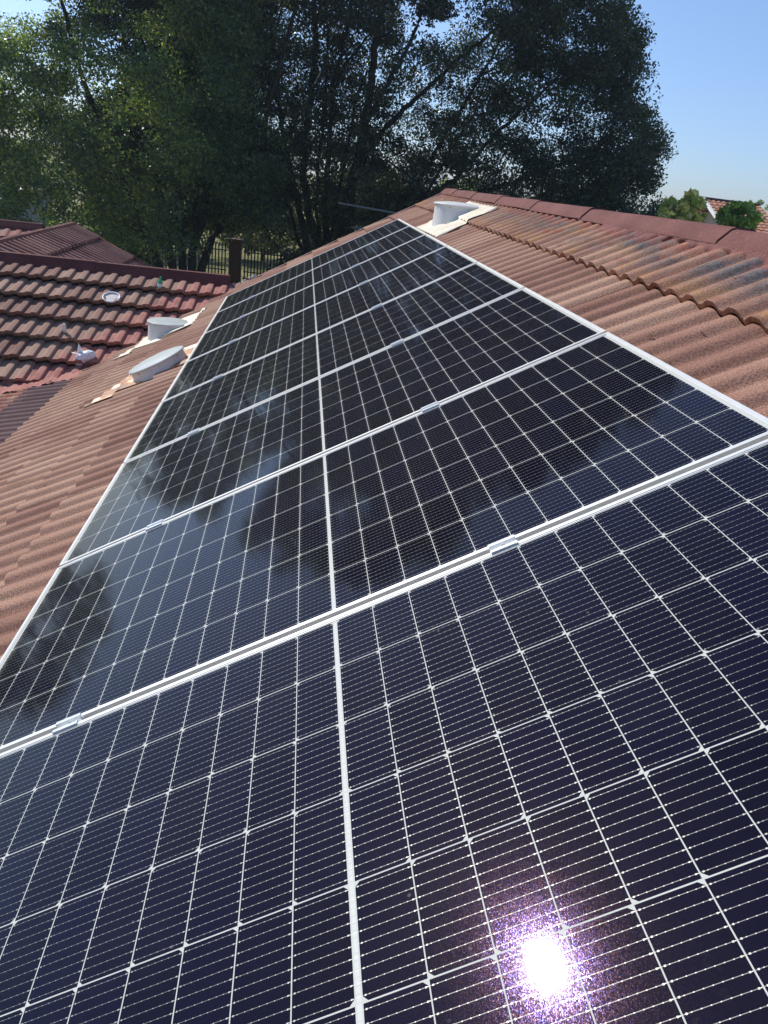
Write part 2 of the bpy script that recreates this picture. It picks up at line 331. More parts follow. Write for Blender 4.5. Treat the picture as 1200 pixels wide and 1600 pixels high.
# ---------------------------------------------------------------- tiled roof surfaces
def rib(x, p):                                            # profile of the tiles across the ribs, 0..1
    f = (x / p) % 1.0
    if p == .21: return np.interp(f, [0, .08, .16, .50, .60, 1.], [0., .1, 1., 1., .1, 0.])
    if p > .18: return np.interp(f, [0, .07, .12, .40, .50, .58, .88, .93, 1.0], [0., .30, .40, .48, .85, 1., 1., .80, 0.])
    return np.interp(f, [0, .09, .18, .28, .36, .50, .62, .76, .90, 1.0], [.0, .03, .48, .90, .99, 1., .93, .60, .14, 0.])
def tiles(name, org, r, s, n, r0, r1, s0, s1, first, gauge, per, h, step, mat, parent, spp=14, thick=.0, keep=None, jit=.0025, ramp_s=None):
    org, r, s, n = map(np.array, (org, r, s, n)); nr = int((r1 - r0) / per * spp); rr = np.linspace(r0, r1, nr + 1)
    edges = [s0] + [e for e in np.arange(first, s1 - .02, gauge) if e > s0 + .02] + [s1]
    V = []; F = []; UV = []; base = 0; pr = rib(rr, per) * h
    lr = np.random.default_rng(5)
    prevw = None
    for k in range(len(edges) - 1):
        a, b = edges[k], edges[k + 1]; full = max(b - a, gauge)
        tid = np.floor((rr + k * per) / (2 * per)).astype(int); tid -= tid.min()
        j = lr.normal(0, jit, tid.max() + 1)[tid]; js = lr.normal(0, jit * 1.6, tid.max() + 1)[tid]
        w0 = pr + step * (1 - (b - a) / full) + j * .3; w1 = pr + step + j
        rows = [(a, w0), (a + (b - a) * .5, (w0 + w1) / 2), (b + js, w1)]
        # the cut end of the tile: a riser down to the next course
        rows2 = [(b + js, w1), (b + js + .001, w1 - step * .6), (b + js - (.06 if step > .05 else .035), w1 - step - .012)]
        for RW in (rows, rows2):
            for (ss, ww) in RW:
                ss = np.broadcast_to(ss, rr.shape); P = org + np.outer(rr, r) + np.outer(ss, s) + np.outer(ww, n)
                V.append(P); UV.append(np.stack([ss - (.02 if RW is rows2 else 0), rr], 1))
            m = nr + 1
            for q in range(2):
                i = np.arange(nr); f = np.stack([base + q * m + i, base + (q + 1) * m + i, base + (q + 1) * m + i + 1, base + q * m + i + 1], 1); F.append(f)
            base += 3 * m
    V = np.concatenate(V); F = np.concatenate(F); UV = np.concatenate(UV)
    if keep is not None:
        c = V[F].mean(1); F = F[keep(c)]
    return mesh_np(name, V, F, mat, parent, True, UV)
house = empty('house', (0, 0, GZ)); tag(house, 'house with weathered terracotta-red ribbed tile roof carrying the solar panels and white vents', 'house')
def H(o): o.parent = house; o.location = (o.location[0], o.location[1], o.location[2] - GZ); return o
URIDGE = 2.06; Y0, Y1 = -5.2, 9.75; UF = -3.1
orgA = rp(URIDGE, 0, WR)
# main slope (camera side), u from the ridge to the fold
slopeA = tiles('roof_slope', orgA, (0, 1, 0), -MR[:, 0], MR[:, 2], Y0, Y1, .05, URIDGE - UF, .51, .39, .163, .027, .030, M['tile'], None, 18); H(slopeA)
# slope on the far side of the ridge
slopeR = tiles('roof_slope', orgA, (0, -1, 0), (CS, 0, -SN), (SN, 0, CS), -Y1, -Y0, .05, 4.6, .51, .39, .163, .027, .030, M['tile'], None, 8); H(slopeR)
# flatter lower roof beyond the fold
QF = R(13); pf = rp(UF, 0, WR)
dB = np.array([-math.cos(QF), 0, -math.sin(QF)]); nB = np.array([-math.sin(QF), 0, math.cos(QF)])
slB = tiles('roof_slope', pf + nB * -.004, (0, 1, 0), dB, nB, Y0, 9.9, 0, .52, .60, .39, .163, .027, .010, M['tile_shadow'], None, 14); H(slB)  # shadow band without a caster, put into the tile colour
slB['label'] = 'strip of ribbed roof below the fold with its shadow band painted dark plum'
slC = tiles('roof_slope', pf + nB * -.006 + dB * .52, (0, 1, 0), dB, nB, Y0, 9.9, 0, 2.4, .3, .39, .163, .027, .010, M['tile'], None, 14); H(slC)
# wing with its ridge across
AW = R(-2); QW = R(26)
rW = np.array([math.cos(AW), math.sin(AW), 0]); nW = np.array([math.sin(QW) * math.sin(AW), -math.sin(QW) * math.cos(AW), math.cos(QW)]); sW = np.cross(nW, rW); sW = sW if sW[2] < 0 else -sW
PW = np.array([-1.3, 9.9, -.66])
wing = tiles('wing_roof_slope', PW, rW, sW, nW, -7.5, .42, .02, 4.2, .43, .42, .19, .042, .088, M['tile_wing'], None, 18); H(wing)
rW2 = -rW; nW2 = np.array([nW[0], -nW[1], nW[2]]); sW2 = np.array([-sW[0] * 0 - sW[0], -sW[1], sW[2]])
wingb = tiles('wing_roof_slope', PW, rW2, sW2, nW2, -1.2, 7.5, .02, 3.2, .43, .42, .19, .030, .030, M['tile_wing'], None, 8); H(wingb)
# ridge capping in long lengths, each lapping over the next
mb = MB(); y = Y0; k = 0
rx, rz = orgA[0], orgA[2]
prof = [(-.120, -.030), (-.113, -.012), (-.060, .042), (-.040, .050), (.040, .050), (.060, .042), (.113, -.012), (.120, -.030)]
cuts = [-5.2, -3.4, -1.6, .2, 2.0, 3.9, 5.2, 6.5, 7.75, 9.0, 9.86]
for k in range(len(cuts) - 1):
    a, b = cuts[k] - .05, cuts[k + 1]; nseg = 9
    for q in range(nseg):
        y0 = a + (b - a) * q / nseg; y1 = a + (b - a) * (q + 1) / nseg
        def prf(yy):
            tq = (yy - a) / (b - a); up = .010 * (1 - tq) + random.Random(int(yy * 1000)).uniform(-.0025, .0025); return [(x * (1.02 - .03 * tq), z + up) for x, z in prof]
        A, B = prf(y0), prf(y1); n_ = len(A)
        V = [(rx + p[0], y0, rz + p[1]) for p in A] + [(rx + p[0], y1, rz + p[1]) for p in B]
        mb.add(V, [(i, i + 1, n_ + i + 1, n_ + i) for i in range(n_ - 1)])
        if q == 0: mb.add([(rx + p[0], y0, rz + p[1]) for p in A] + [(rx + p[0] * .93, y0 + .002, rz + p[1] - .016) for p in A], [(i, i + 1, n_ + i + 1, n_ + i) for i in range(n_ - 1)])
    mb.box((rx - .05, b - .012, rz - .05), (rx + .05, b - .01, rz + .062)) if k == len(cuts) - 2 else None
rc = mb.build('ridge_cap', M['ridge']); autosmooth(rc, 25); H(rc)
# lumpy mortar bedding pressed under the near lengths of the ridge cap
lrm = np.random.default_rng(12); V = []; F = []; ys = np.arange(-1.4, 3.4, .016); uE = URIDGE - .120
for i, yy in enumerate(ys):
    push = .030 + .028 * math.sin(yy * 7.3) * math.sin(yy * 2.9 + 1) + lrm.uniform(-.008, .008) + .018 * math.sin(yy * 41)
    for q, (du, ww) in enumerate(((.03, .040), (.0, .036), (-push * .6, .030), (-push, .018), (-push - .008, -.004))): V.append(rp(uE + du, yy, WR + ww + (lrm.normal(0, .0025) if q else 0)))
for i in range(len(ys) - 1):
    for q in range(4): F.append((i * 5 + q, (i + 1) * 5 + q, (i + 1) * 5 + q + 1, i * 5 + q + 1))
H(mesh_np('ridge_mortar', V, F, M['ridge'], None, True))
# gable end face of ridge cap and verge trim
mb = MB()
def T_roof(p): return rp(*p)
mb.box((-1.5, Y1 - .01, WR - .12), (URIDGE - .1, Y1 + .035, WR + .045), T_roof)
H(mb.build('barge_board', M['barge'], bevel=.004))
mb = MB(); ex = orgA + np.array([CS, 0, -SN]) * 4.6
mb.add([(rx + .05, Y1 + .035, rz + .03), (rx + .05, Y1 + .035, rz - .13), (ex[0], Y1 + .035, ex[2] - .13), (ex[0], Y1 + .035, ex[2] + .03),
        (rx + .05, Y1 - .01, rz + .03), (rx + .05, Y1 - .01, rz - .13), (ex[0], Y1 - .01, ex[2] - .13), (ex[0], Y1 - .01, ex[2] + .03)], [(0, 1, 2, 3), (7, 6, 5, 4), (0, 4, 5, 1), (1, 5, 6, 2), (2, 6, 7, 3), (3, 7, 4, 0)])
H(mb.build('barge_board', M['barge'], bevel=.004))
# walls under the roofs
def wallbox(a, b): mb.box(a, b)
mb = MB(); xl = pf[0] - 1.0; zl = pf[2] - .28
xr = ex[0] - .5; zr_ = ex[2] - .1
poly = [(xl, GZ), (xr, GZ), (xr, zr_), (rx, rz - .28), (xl + .9, pf[2] - .3), (xl, pf[2] - .5)]
mb.prism(poly, Y0 + .3, Y1 - .35)
mb.box((-8.2, 7.0, GZ), (-1.6, 12.2, -2.3)); H(mb.build('wall', M['wall']))
# wing ridge capping: a straight maroon half-hexagon
def capping(name, p0, d, L, mat, wdt=.13, hgt=.07, parent=None, up=(0, 0, 1), seg=1.5):
    mb = MB(); d = np.array(d, float); d /= np.linalg.norm(d); side = np.cross(d, up); side /= np.linalg.norm(side); upv = np.cross(side, d)
    pr = [(-wdt, -hgt * .75), (-wdt * .85, -hgt * .2), (-wdt * .35, hgt), (wdt * .35, hgt), (wdt * .85, -hgt * .2), (wdt, -hgt * .75)]
    n_ = len(pr); nb = max(1, int(L / seg)); 
    for k in range(nb):
        a, b = L * k / nb - .03, L * (k + 1) / nb; V = []
        for tt, o_ in ((a, .008), (b, 0)): V += [np.array(p0) + d * tt + side * x + upv * (z + o_) for x, z in pr]
        mb.add(V, [(i, i + 1, n_ + i + 1, n_ + i) for i in range(n_ - 1)] + [tuple(range(n_))])
    return mb.build(name, mat, parent)
H(capping('wing_ridge_cap', PW + np.array([.15, -.01, .015]), -rW, 7.4, M['ridge_dark'], .16, .10))
# valley: crumpled painted membrane following the meeting line
def zA(X): u = (X + SN * WR) / CS; return SN * u + CS * WR
def zB(X): return pf[2] + (X - pf[0]) * math.tan(QF)
def zmain(X): return np.where(X > pf[0], zA(X), zB(X))
def Yval(X): z = zmain(X); return PW[1] + (-nW[2] * (z - PW[2]) - nW[0] * (X - PW[0])) / nW[1]
Xs = np.arange(-6.0, -1.15, .03); lr = np.random.default_rng(3); V = []; F = []
K = 9; pts = np.stack([Xs, Yval(Xs), zmain(Xs)], 1)
ph = lr.uniform(0, 6, 8)
def wob(x, y): return .012 * np.sin(23 * x + ph[0]) * np.sin(31 * y + ph[1]) + .012 * np.sin(57 * x + 20 * y + ph[2]) + .007 * np.sin(110 * x - 70 * y + ph[3])
wl = .12 + .05 * np.sin(Xs * 9) + .04 * np.sin(Xs * 23 + 1) + lr.uniform(-.02, .02, len(Xs)); wrr = .05 + .025 * np.sin(Xs * 14 + 2) + lr.uniform(-.015, .015, len(Xs))
for i, p in enumerate(pts):
    for q in range(K):
        e = q / (K - 1) * 2 - 1; y = p[1] + (e * wl[i] * 1.3 if e > 0 else 0); x = p[0] + (-e * wrr[i] * 1.6 if e < 0 and p[0] > pf[0] else 0); y -= (-e * .34 * (1 + 3 * (wrr[i] - .05)) if e < 0 and p[0] <= pf[0] else 0)
        z = (PW[2] - (nW[0] * (x - PW[0]) + nW[1] * (y - PW[1])) / nW[2]) if e > 0 else float(zmain(np.array(x)))
        lift = .046 - .020 * abs(e) ** 2
        V.append((x, y, z + lift + wob(x, y) * .8 + lr.normal(0, .0025)))
for i in range(len(pts) - 1):
    for q in range(K - 1): F.append((i * K + q, (i + 1) * K + q, (i + 1) * K + q + 1, i * K + q + 1))
vf = mesh_np('valley_flashing', V, F, M['pink'], None, True); H(vf)
# mortar crumbs where the wing ridge meets the main roof
mb = MB()
for k in range(26):
    X = random.uniform(-1.25, -.75); c = np.array([X, 9.86 + random.uniform(-.12, .06), float(zA(X)) + .04 + random.uniform(0, .04)]); r_ = random.uniform(.018, .05)
    a = [c + r_ * np.array([random.uniform(.6, 1.2) * x for x in v]) for v in ((1, 0, 0), (-1, 0, 0), (0, 1, 0), (0, -1, 0), (0, 0, .7), (0, 0, -.7))]
    mb.add(a, [(0, 2, 4), (2, 1, 4), (1, 3, 4), (3, 0, 4), (2, 0, 5), (1, 2, 5), (3, 1, 5), (0, 3, 5)])
H(mb.build('mortar_bedding', M['mortar']))

# ---------------------------------------------------------------- rear wings of the same house complex
rear = empty('outbuilding', (-4.7, 14, GZ)); tag(rear, 'maroon ribbed gable roof of the rear building behind the tiled wing', 'building')
def PR(o, root): o.parent = root; o.matrix_parent_inverse = Matrix.Translation(-Vector(root.location)); return o
PRr = np.array([-4.73, 0, -.62]); qr = R(25)
nR = np.array([math.sin(qr), 0, math.cos(qr)]); sR = np.array([math.cos(qr), 0, -math.sin(qr)])
PR(tiles('roof_slope', PRr, (0, -1, 0), sR, nR, -15.3, -10.6, .02, 3.4, .55, .75, .21, .055, .07, M['tile_rear'], None, 10), rear)
PR(tiles('roof_slope', PRr, (0, 1, 0), sR * [-1, 1, 1], nR * [-1, 1, 1], 10.6, 15.3, .02, 2.5, .55, .62, .155, .030, .028, M['tile_rear'], None, 8), rear)
PR(capping('ridge_cap', (-4.73, 15.36, -.60), (0, -1, 0), 4.7, M['ridge_dark'], .13, .06), rear)
mb = MB(); e2 = PRr + sR * 3.4
mb.add([(PRr[0], 15.3, PRr[2] + .09), (e2[0], 15.3, e2[2] + .09), (e2[0], 15.3, e2[2] - .1), (PRr[0], 15.3, PRr[2] - .1), (PRr[0], 15.4, PRr[2] + .09), (e2[0], 15.4, e2[2] + .09), (e2[0], 15.4, e2[2] - .1), (PRr[0], 15.4, PRr[2] - .1)],
       [(0, 1, 2, 3), (7, 6, 5, 4), (0, 4, 5, 1), (3, 2, 6, 7), (1, 5, 6, 2), (0, 3, 7, 4)])
PR(mb.build('barge_board', M['barge']), rear)
mb = MB(); mb.prism([(PRr[0] - 2.0, GZ), (PRr[0] + 2.9, GZ), (PRr[0] + 2.9, PRr[2] - 1.55), (PRr[0], PRr[2] - .15), (PRr[0] - 2.0, PRr[2] - 1.15)], 12.4, 15.2); PR(mb.build('wall', M['wall']), rear)
far = empty('far_wing', (-8, 14, GZ)); far.name = 'annex_building'; tag(far, 'annex with sunlit pinkish tile roof at the left edge beyond the maroon gable', 'building')
PF = np.array([-4.9, 13.6, -.56]); nF = np.array([0, -math.sin(QW), math.cos(QW)]); sF = np.array([0, -math.cos(QW), -math.sin(QW)])
PR(tiles('roof_slope', PF, (1, 0, 0), sF, nF, -7, .1, .02, 2.2, .43, .42, .19, .03, .03, M['tile_wing'], None, 10), far)
PR(tiles('roof_slope', PF, (-1, 0, 0), sF * [1, -1, 1], nF * [1, -1, 1], -.1, 7, .02, 2.2, .43, .42, .19, .03, .03, M['tile_wing'], None, 8), far)
PR(capping('ridge_cap', PF + [.1, 0, .02], (-1, 0, 0), 7.1, M['ridge_dark'], .14, .07), far)
mb = MB(); mb.box((-11.6, 12.0, GZ), (-5.6, 15.3, -1.6)); PR(mb.build('wall', M['wall']), far)

# ---------------------------------------------------------------- roof vents
def cyl_part(name, mat, parent, prof, n=48, T=None):
    return autosmooth(MB().lathe(prof, n, T).build(name, mat, parent), 30)
def patch(name, corners, w0, mat, parent, amp=.6, nu=30, nv=30, ragged=.02):
    c = [np.array(x, float) for x in corners]; V = []; F = []; lr = np.random.default_rng(int(abs(corners[0][1]) * 100))
    ra, rb, rc_, rd_ = [lr.uniform(-ragged, ragged, 40) for _ in range(4)]
    for i in range(nu + 1):
        for j in range(nv + 1):
            a, b = i / nu, j / nv; p = (1 - a) * (1 - b) * c[0] + a * (1 - b) * c[1] + a * b * c[2] + (1 - a) * b * c[3]
            e = np.array([(ra[j] if i == 0 else 0) + (rb[j] if i == nu else 0), (rc_[i] if j == 0 else 0) + (rd_[i] if j == nv else 0)])
            p = p + e; s = URIDGE - p[0]; tfrac = ((s - .51) / .39) % 1.0 if s > .51 else max(0, s / .51)
            hh = WR + .027 * rib(np.array(p[1]), .163) * amp + .027 * (1 - amp) + .030 * tfrac + w0
            V.append(rp(p[0], p[1], hh))
    for i in range(nu):
        for j in range(nv): F.append((i * (nv + 1) + j, (i + 1) * (nv + 1) + j, (i + 1) * (nv + 1) + j + 1, i * (nv + 1) + j + 1))
    o = mesh_np(name, V, F, mat, parent, True)
    m = o.modifiers.new('solid', 'SOLIDIFY'); m.thickness = .004; m.offset = 0
    return o
def vent(label, u, v, rad, upright, hgt, corners, fmat, slant=None):
    base = rp(u, v, WR + .02); root = empty('roof_vent', base - np.array([0, 0, GZ]), parent=house); root['label'] = label
    n_ = 48
    def pt(r, a, top):
        du, dv = r * math.cos(a), r * math.sin(a)
        if upright:                                        # vertical tube: footprint in plan, foot follows the slope
            x, y = du, dv; zf = x * math.tan(PITCH) - .02
            return np.array([x, y, (hgt if top else zf)])
        q = MR @ np.array([du, dv, hgt if top else -.02]); return q
    V = []; F = []
    for top, r in ((0, rad * 1.04), (1, rad)):
        for k in range(n_): V.append(pt(r, 2 * math.pi * k / n_, top))
    F = [(k, (k + 1) % n_, n_ + (k + 1) % n_, n_ + k) for k in range(n_)] + [tuple(range(n_, 2 * n_))]
    o = mesh_np('vent_tube', V, F, M['vent'], root); autosmooth(o, 40)
    # lid: a shallow dome with a rim
    A = np.eye(3) if upright else MR; c = np.array([0, 0, hgt]) if upright else MR @ np.array([0, 0, hgt])
    T = lambda p: A @ p + c
    lid = MB().lathe([(rad * .99, -.004), (rad * 1.05, -.002), (rad * 1.06, .010), (rad * 1.03, .016), (rad * .7, .030), (rad * .35, .038), (.002, .040)], 48, T).build('lid', M['lid'] if not slant else M['vent'], root); autosmooth(lid, 25)
    for k in range(8):                                    # screws that hold the lid rim
        a = 2 * math.pi * (k + .3) / 8; q = A @ np.array([rad * 1.045 * math.cos(a), rad * 1.045 * math.sin(a), 0]); dq = q / np.linalg.norm(q); mbs = MB(); mbs.tube([q + c - dq * .006 + A @ np.array([0, 0, -.016]), q + c + dq * .006 + A @ np.array([0, 0, -.016])], .006, 8); mbs.build('screw', M['rail'], root)
    # collar at the foot
    col_ = []; Fc = []
    for r, l in ((rad * 1.03, .012), (rad * 1.12, .004)):
        for k in range(n_):
            p = pt(r, 2 * math.pi * k / n_, 0) + MR @ np.array([0, 0, l + .018]); col_.append(p)
    mesh_np('collar', col_, [(k, n_ + k, n_ + (k + 1) % n_, (k + 1) % n_) for k in range(n_)], M['flash'], root)
    f = patch('flashing', corners, .011, fmat, root)
    f.location = -Vector(base)
    return root
vent('white upright round vent nearest the tiled wing, flat pale lid', -1.97, 8.0, .235, True, .135, [(-2.62, 7.55), (-2.25, 8.45), (-1.50, 8.62), (-1.62, 7.72)], M['flash'])
vent('low round vent with tilted blue-grey lid and rust-stained flashing beside the panels', -1.57, 5.46, .258, False, .10, [(-2.25, 5.12), (-1.95, 6.05), (-1.25, 6.05), (-1.22, 5.22)], M['rust'])
vent('white upright vent close under the ridge beyond the top corner of the panels', 1.60, 6.75, .25, True, .11, [(1.22, 5.85), (1.20, 7.15), (1.88, 7.4), (1.88, 6.05)], M['flash'], True)

# ---------------------------------------------------------------- solar panels
PL, PS, PP = 2.278, 1.134, 1.154
def make_panel():
    root = empty('solar_panel'); LIP = .011; D = .035
    hx, y0, y1 = PL / 2, .010, .010 + PS
    mb = MB()
    for (a, b) in (((-hx, y0), (-hx + LIP, y1)), ((hx - LIP, y0), (hx, y1)), ((-hx + LIP, y0), (hx - LIP, y0 + LIP)), ((-hx + LIP, y1 - LIP), (hx - LIP, y1))):
        mb.box((a[0], a[1], -D), (b[0], b[1], 0))
    # small inner bead that holds the glass
    for (a, b) in (((-hx + LIP, y0 + LIP), (-hx + LIP + .004, y1 - LIP)), ((hx - LIP - .004, y0 + LIP), (hx - LIP, y1 - LIP)), ((-hx + LIP + .004, y0 + LIP), (hx - LIP - .004, y0 + LIP + .004)), ((-hx + LIP + .004, y1 - LIP - .004), (hx - LIP - .004, y1 - LIP))):
        mb.box((a[0], a[1], -D * .6), (b[0], b[1], -.0016))
    mb.build('frame', M['alu'], root)
    x0, x1, ya, yb = -hx + LIP + .002, hx - LIP - .002, y0 + LIP + .002, y1 - LIP - .002; oy = y0 + .0165
    mesh_np('cell_sheet', [(x0, ya, -.003), (x1, ya, -.003), (x1, yb, -.003), (x0, yb, -.003)], [(0, 1, 2, 3)], M['cells'], root, uv=[(x0, ya - oy), (x1, ya - oy), (x1, yb - oy), (x0, yb - oy)])
    return root
def copy_thing(o):
    c = o.copy(); col.objects.link(c)
    for ch in list(o.children):
        d = ch.copy(); col.objects.link(d); d.parent = c
    return c
ordn = ['first', 'second', 'third', 'fourth', 'fifth', 'sixth', 'seventh']
plabels = ['black solar panel nearest the camera with the sun glare spot in it'] + ['black solar panel, %s from the camera, lying between two white frame seams' % q for q in ordn[1:]] + ['farthest black solar panel, at the gable end under the big tree']
proto = make_panel()
for i in range(8):
    p = proto if i == 0 else copy_thing(proto)
    p.location = rp(0, (i - 1) * PP, 0); p.rotation_euler = (0, -PITCH, 0)
    tag(p, plabels[i], 'solar panel', 'solar panels laid in one row on the roof')
# clamps bridging each seam
def make_clamp():
    root = empty('panel_clamp'); mb = MB()
    # a top-hat section: two wings on the frames, sunk channel between
    pr = [(-.020, .0005), (-.020, .0045), (-.0095, .0045), (-.0065, -.010), (.0065, -.010), (.0095, .0045), (.020, .0045), (.020, .0005), (.0105, .0005), (.0080, -.0135), (-.0080, -.0135), (-.0105, .0005)]
    L = .034; V = [(-L, y, z) for y, z in pr] + [(L, y, z) for y, z in pr]; n_ = len(pr)
    mb.add(V, [(i, (i + 1) % n_, n_ + (i + 1) % n_, n_ + i) for i in range(n_)] + [(0, 1, 2, 11), (2, 3, 10, 11), (3, 4, 9, 10), (4, 5, 8, 9), (5, 6, 7, 8)] + [tuple(n_ + i for i in f[::-1]) for f in ((0, 1, 2, 11), (2, 3, 10, 11), (3, 4, 9, 10), (4, 5, 8, 9), (5, 6, 7, 8))])
    mb.build('bracket', M['clamp'], root)
    MB().lathe([(.005, -.012), (.006, -.011), (.006, -.004), (.004, -.003)], 12).build('bolt', M['clamp'], root)
    return root
pc = make_clamp(); first = True
for k in range(7):
    for u, sd in ((-.725, 'left'), (.43, 'right')):
        c = pc if first else copy_thing(pc); first = False
        c.location = rp(u + random.uniform(-.01, .01), k * PP, 0); c.rotation_euler = (0, -PITCH, 0)
        tag(c, 'silver clamp on the %s half of the %s seam from the camera' % (sd, ordn[k]), 'clamp', 'clamps holding the panel frames')
for u, sd in ((-.725, 'left'), (.43, 'right')):
    mb = MB(); mb.box((u - .02, -1.25, -.080), (u + .02, 7 * PP + .05, -.036), T_roof); r_ = mb.build('mounting_rail', M['rail'], bevel=.002)
    tag(r_, 'silver mounting rail running under the %s half of the solar panels' % sd, 'rail', 'rails under the panels')

# ---------------------------------------------------------------- small things on the wing roof
def crumple(name, c, rad, seed, mat, sub=3, amp=.35):
    bm = bmesh.new(); bmesh.ops.create_icosphere(bm, subdivisions=sub, radius=1); lr = random.Random(seed)
    dirs = [Vector((lr.gauss(0, 1), lr.gauss(0, 1), lr.gauss(0, 1))).normalized() for _ in range(26)]; off = [lr.uniform(.68, 1.0) for _ in dirs]
    for v in bm.verts:
        d = v.co.normalized(); k = min(o / max(.15, d.dot(q)) if d.dot(q) > .15 else 9 for q, o in zip(dirs, off)); k = min(k, 1.3)
        v.co = d * k * (1 + lr.uniform(-.06, .06))
    for v in bm.verts: v.co = Vector((v.co.x * rad[0], v.co.y * rad[1], v.co.z * rad[2]))
    me = bpy.data.meshes.new(name); bm.to_mesh(me); bm.free(); me.materials.append(mat); o = bpy.data.objects.new(name, me); col.objects.link(o); o.location = c
    return o
def onwing(x, y, lift=.03):                               # where a sight line meets the wing roof
    d = RCW.T @ np.array([(x - 600) / 1189.66, (y - 800) / 1189.66, 1.]); s_ = (nW @ PW - nW @ CW) / (nW @ d); return CW + d * s_ + nW * lift
c = onwing(136, 570, .12)
bag = empty('plastic_bag', c); tag(bag, 'crumpled white plastic bag lying in the pink painted roof valley', 'bag')
b1 = crumple('bag_body', (0, 0, 0), (.165, .08, .085), 4, M['bag']); b1.parent = bag; b1.rotation_euler = (0, -.3, .2)
mb = MB()
for (bx, tx) in ((-.06, (-.075, .0, .17)), (-.12, (-.17, .01, .05))):
    b0 = np.array([bx - .035, 0, .03]); b1_ = np.array([bx + .035, .02, .03]); tp = np.array(tx); md = (b0 + b1_) / 2 + (tp - (b0 + b1_) / 2) * .5 + [0, -.03, 0]
    mb.add([b0, b1_, tp, md, b0 + [0, .05, -.01], b1_ + [0, .05, -.01]], [(0, 3, 2), (3, 1, 2), (0, 1, 3), (4, 2, 0), (5, 1, 2), (4, 5, 2)])
mb.build('bag_handle', M['bag'], bag)
c = onwing(176, 476, .035)
dsk = empty('round_dish', c + nW * .075); tag(dsk, 'small round pale dish with a raised rim lying on the wing tiles', 'dish')
TD = lambda p: np.stack([rW, -sW, nW], 1) @ p
cyl_part('dish_base', M['disk'], dsk, [(.098, 0), (.10, .004), (.004, .005)], 32, TD)
mb = MB(); ring = [TD(np.array([.108 * math.cos(a), .108 * math.sin(a), .010])) for a in np.linspace(0, 2 * math.pi, 33)]; mb.tube(ring, .0105, 8, False); mb.build('rim', M['bag'], dsk, True)
sh = crumple('ceramic_shard', onwing(103, 526, .11), (.035, .03, .13), 9, M['shard'], 2); sh.rotation_euler = (.5, .25, 0); tag(sh, 'small upright white shard stuck between the wing tiles', 'shard')
gb = empty('small_bottle', onwing(250, 458, .07)); tag(gb, 'tiny green bottle standing on the wing tiles just under the ridge', 'bottle'); gb.rotation_euler = (.1, .12, 0)
cyl_part('bottle_body', M['green'], gb, [(.028, 0), (.034, .008), (.034, .09), (.022, .12), (.012, .135)], 16)
cyl_part('label_band', M['bag'], gb, [(.0345, .03), (.0352, .032), (.0352, .075), (.0345, .077)], 16)
cyl_part('cap', M['green'], gb, [(.0135, .134), (.0135, .168), (.011, .172)], 14)

# ---------------------------------------------------------------- trees
def leaves(cent, rad, per, size, lr, elong=.55):
    """cent Nx3 clump centres, rad N; returns quads"""
    n = len(cent); N = n * per
    C = np.repeat(cent, per, 0); Rr = np.repeat(rad, per)
    d = lr.normal(0, 1, (N, 3)); d /= np.linalg.norm(d, axis=1)[:, None]; d *= (lr.uniform(0, 1, N) ** .45 * 1.02)[:, None] * np.array([1.1, 1.1, .7]); P = C + d * Rr[:, None]
    P[:, 2] -= .25 * (d[:, 0] ** 2 + d[:, 1] ** 2) * Rr
    sz = size * lr.uniform(.6, 1.35, N) * np.where(P[:, 2] > 8.5, 2.0, 1.)
    a = lr.normal(0, 1, (N, 3)); a /= np.linalg.norm(a, axis=1)[:, None]
    b = np.cross(a, lr.normal(0, 1, (N, 3))); b /= np.linalg.norm(b, axis=1)[:, None]; cN = np.cross(a, b)
    a = a * sz[:, None]; b = b * (sz * elong)[:, None]; bend = cN * (sz * .16)[:, None]
    V = np.stack([P - a, P + b * .9 - bend, P + a, P - b * .9 - bend], 1).reshape(-1, 3)
    return V, np.arange(4 * N).reshape(-1, 4)
def bough(p, k=0.):                                       # slow lumpy field that gathers the leaf clumps into boughs
    x, y, z = p; return math.sin(1.15 * x + 1.3 * math.sin(.8 * z + k)) + math.sin(1.35 * z + 1.1 * math.sin(.9 * x + y * .5 + 2 * k)) + .7 * math.sin(1.1 * y + .7 * x - .6 * z)
def proj(P):
    q = (P - CW) @ RCW.T; return 600 + 1189.66 * q[:, 0] / q[:, 2], 800 + 1189.66 * q[:, 1] / q[:, 2]
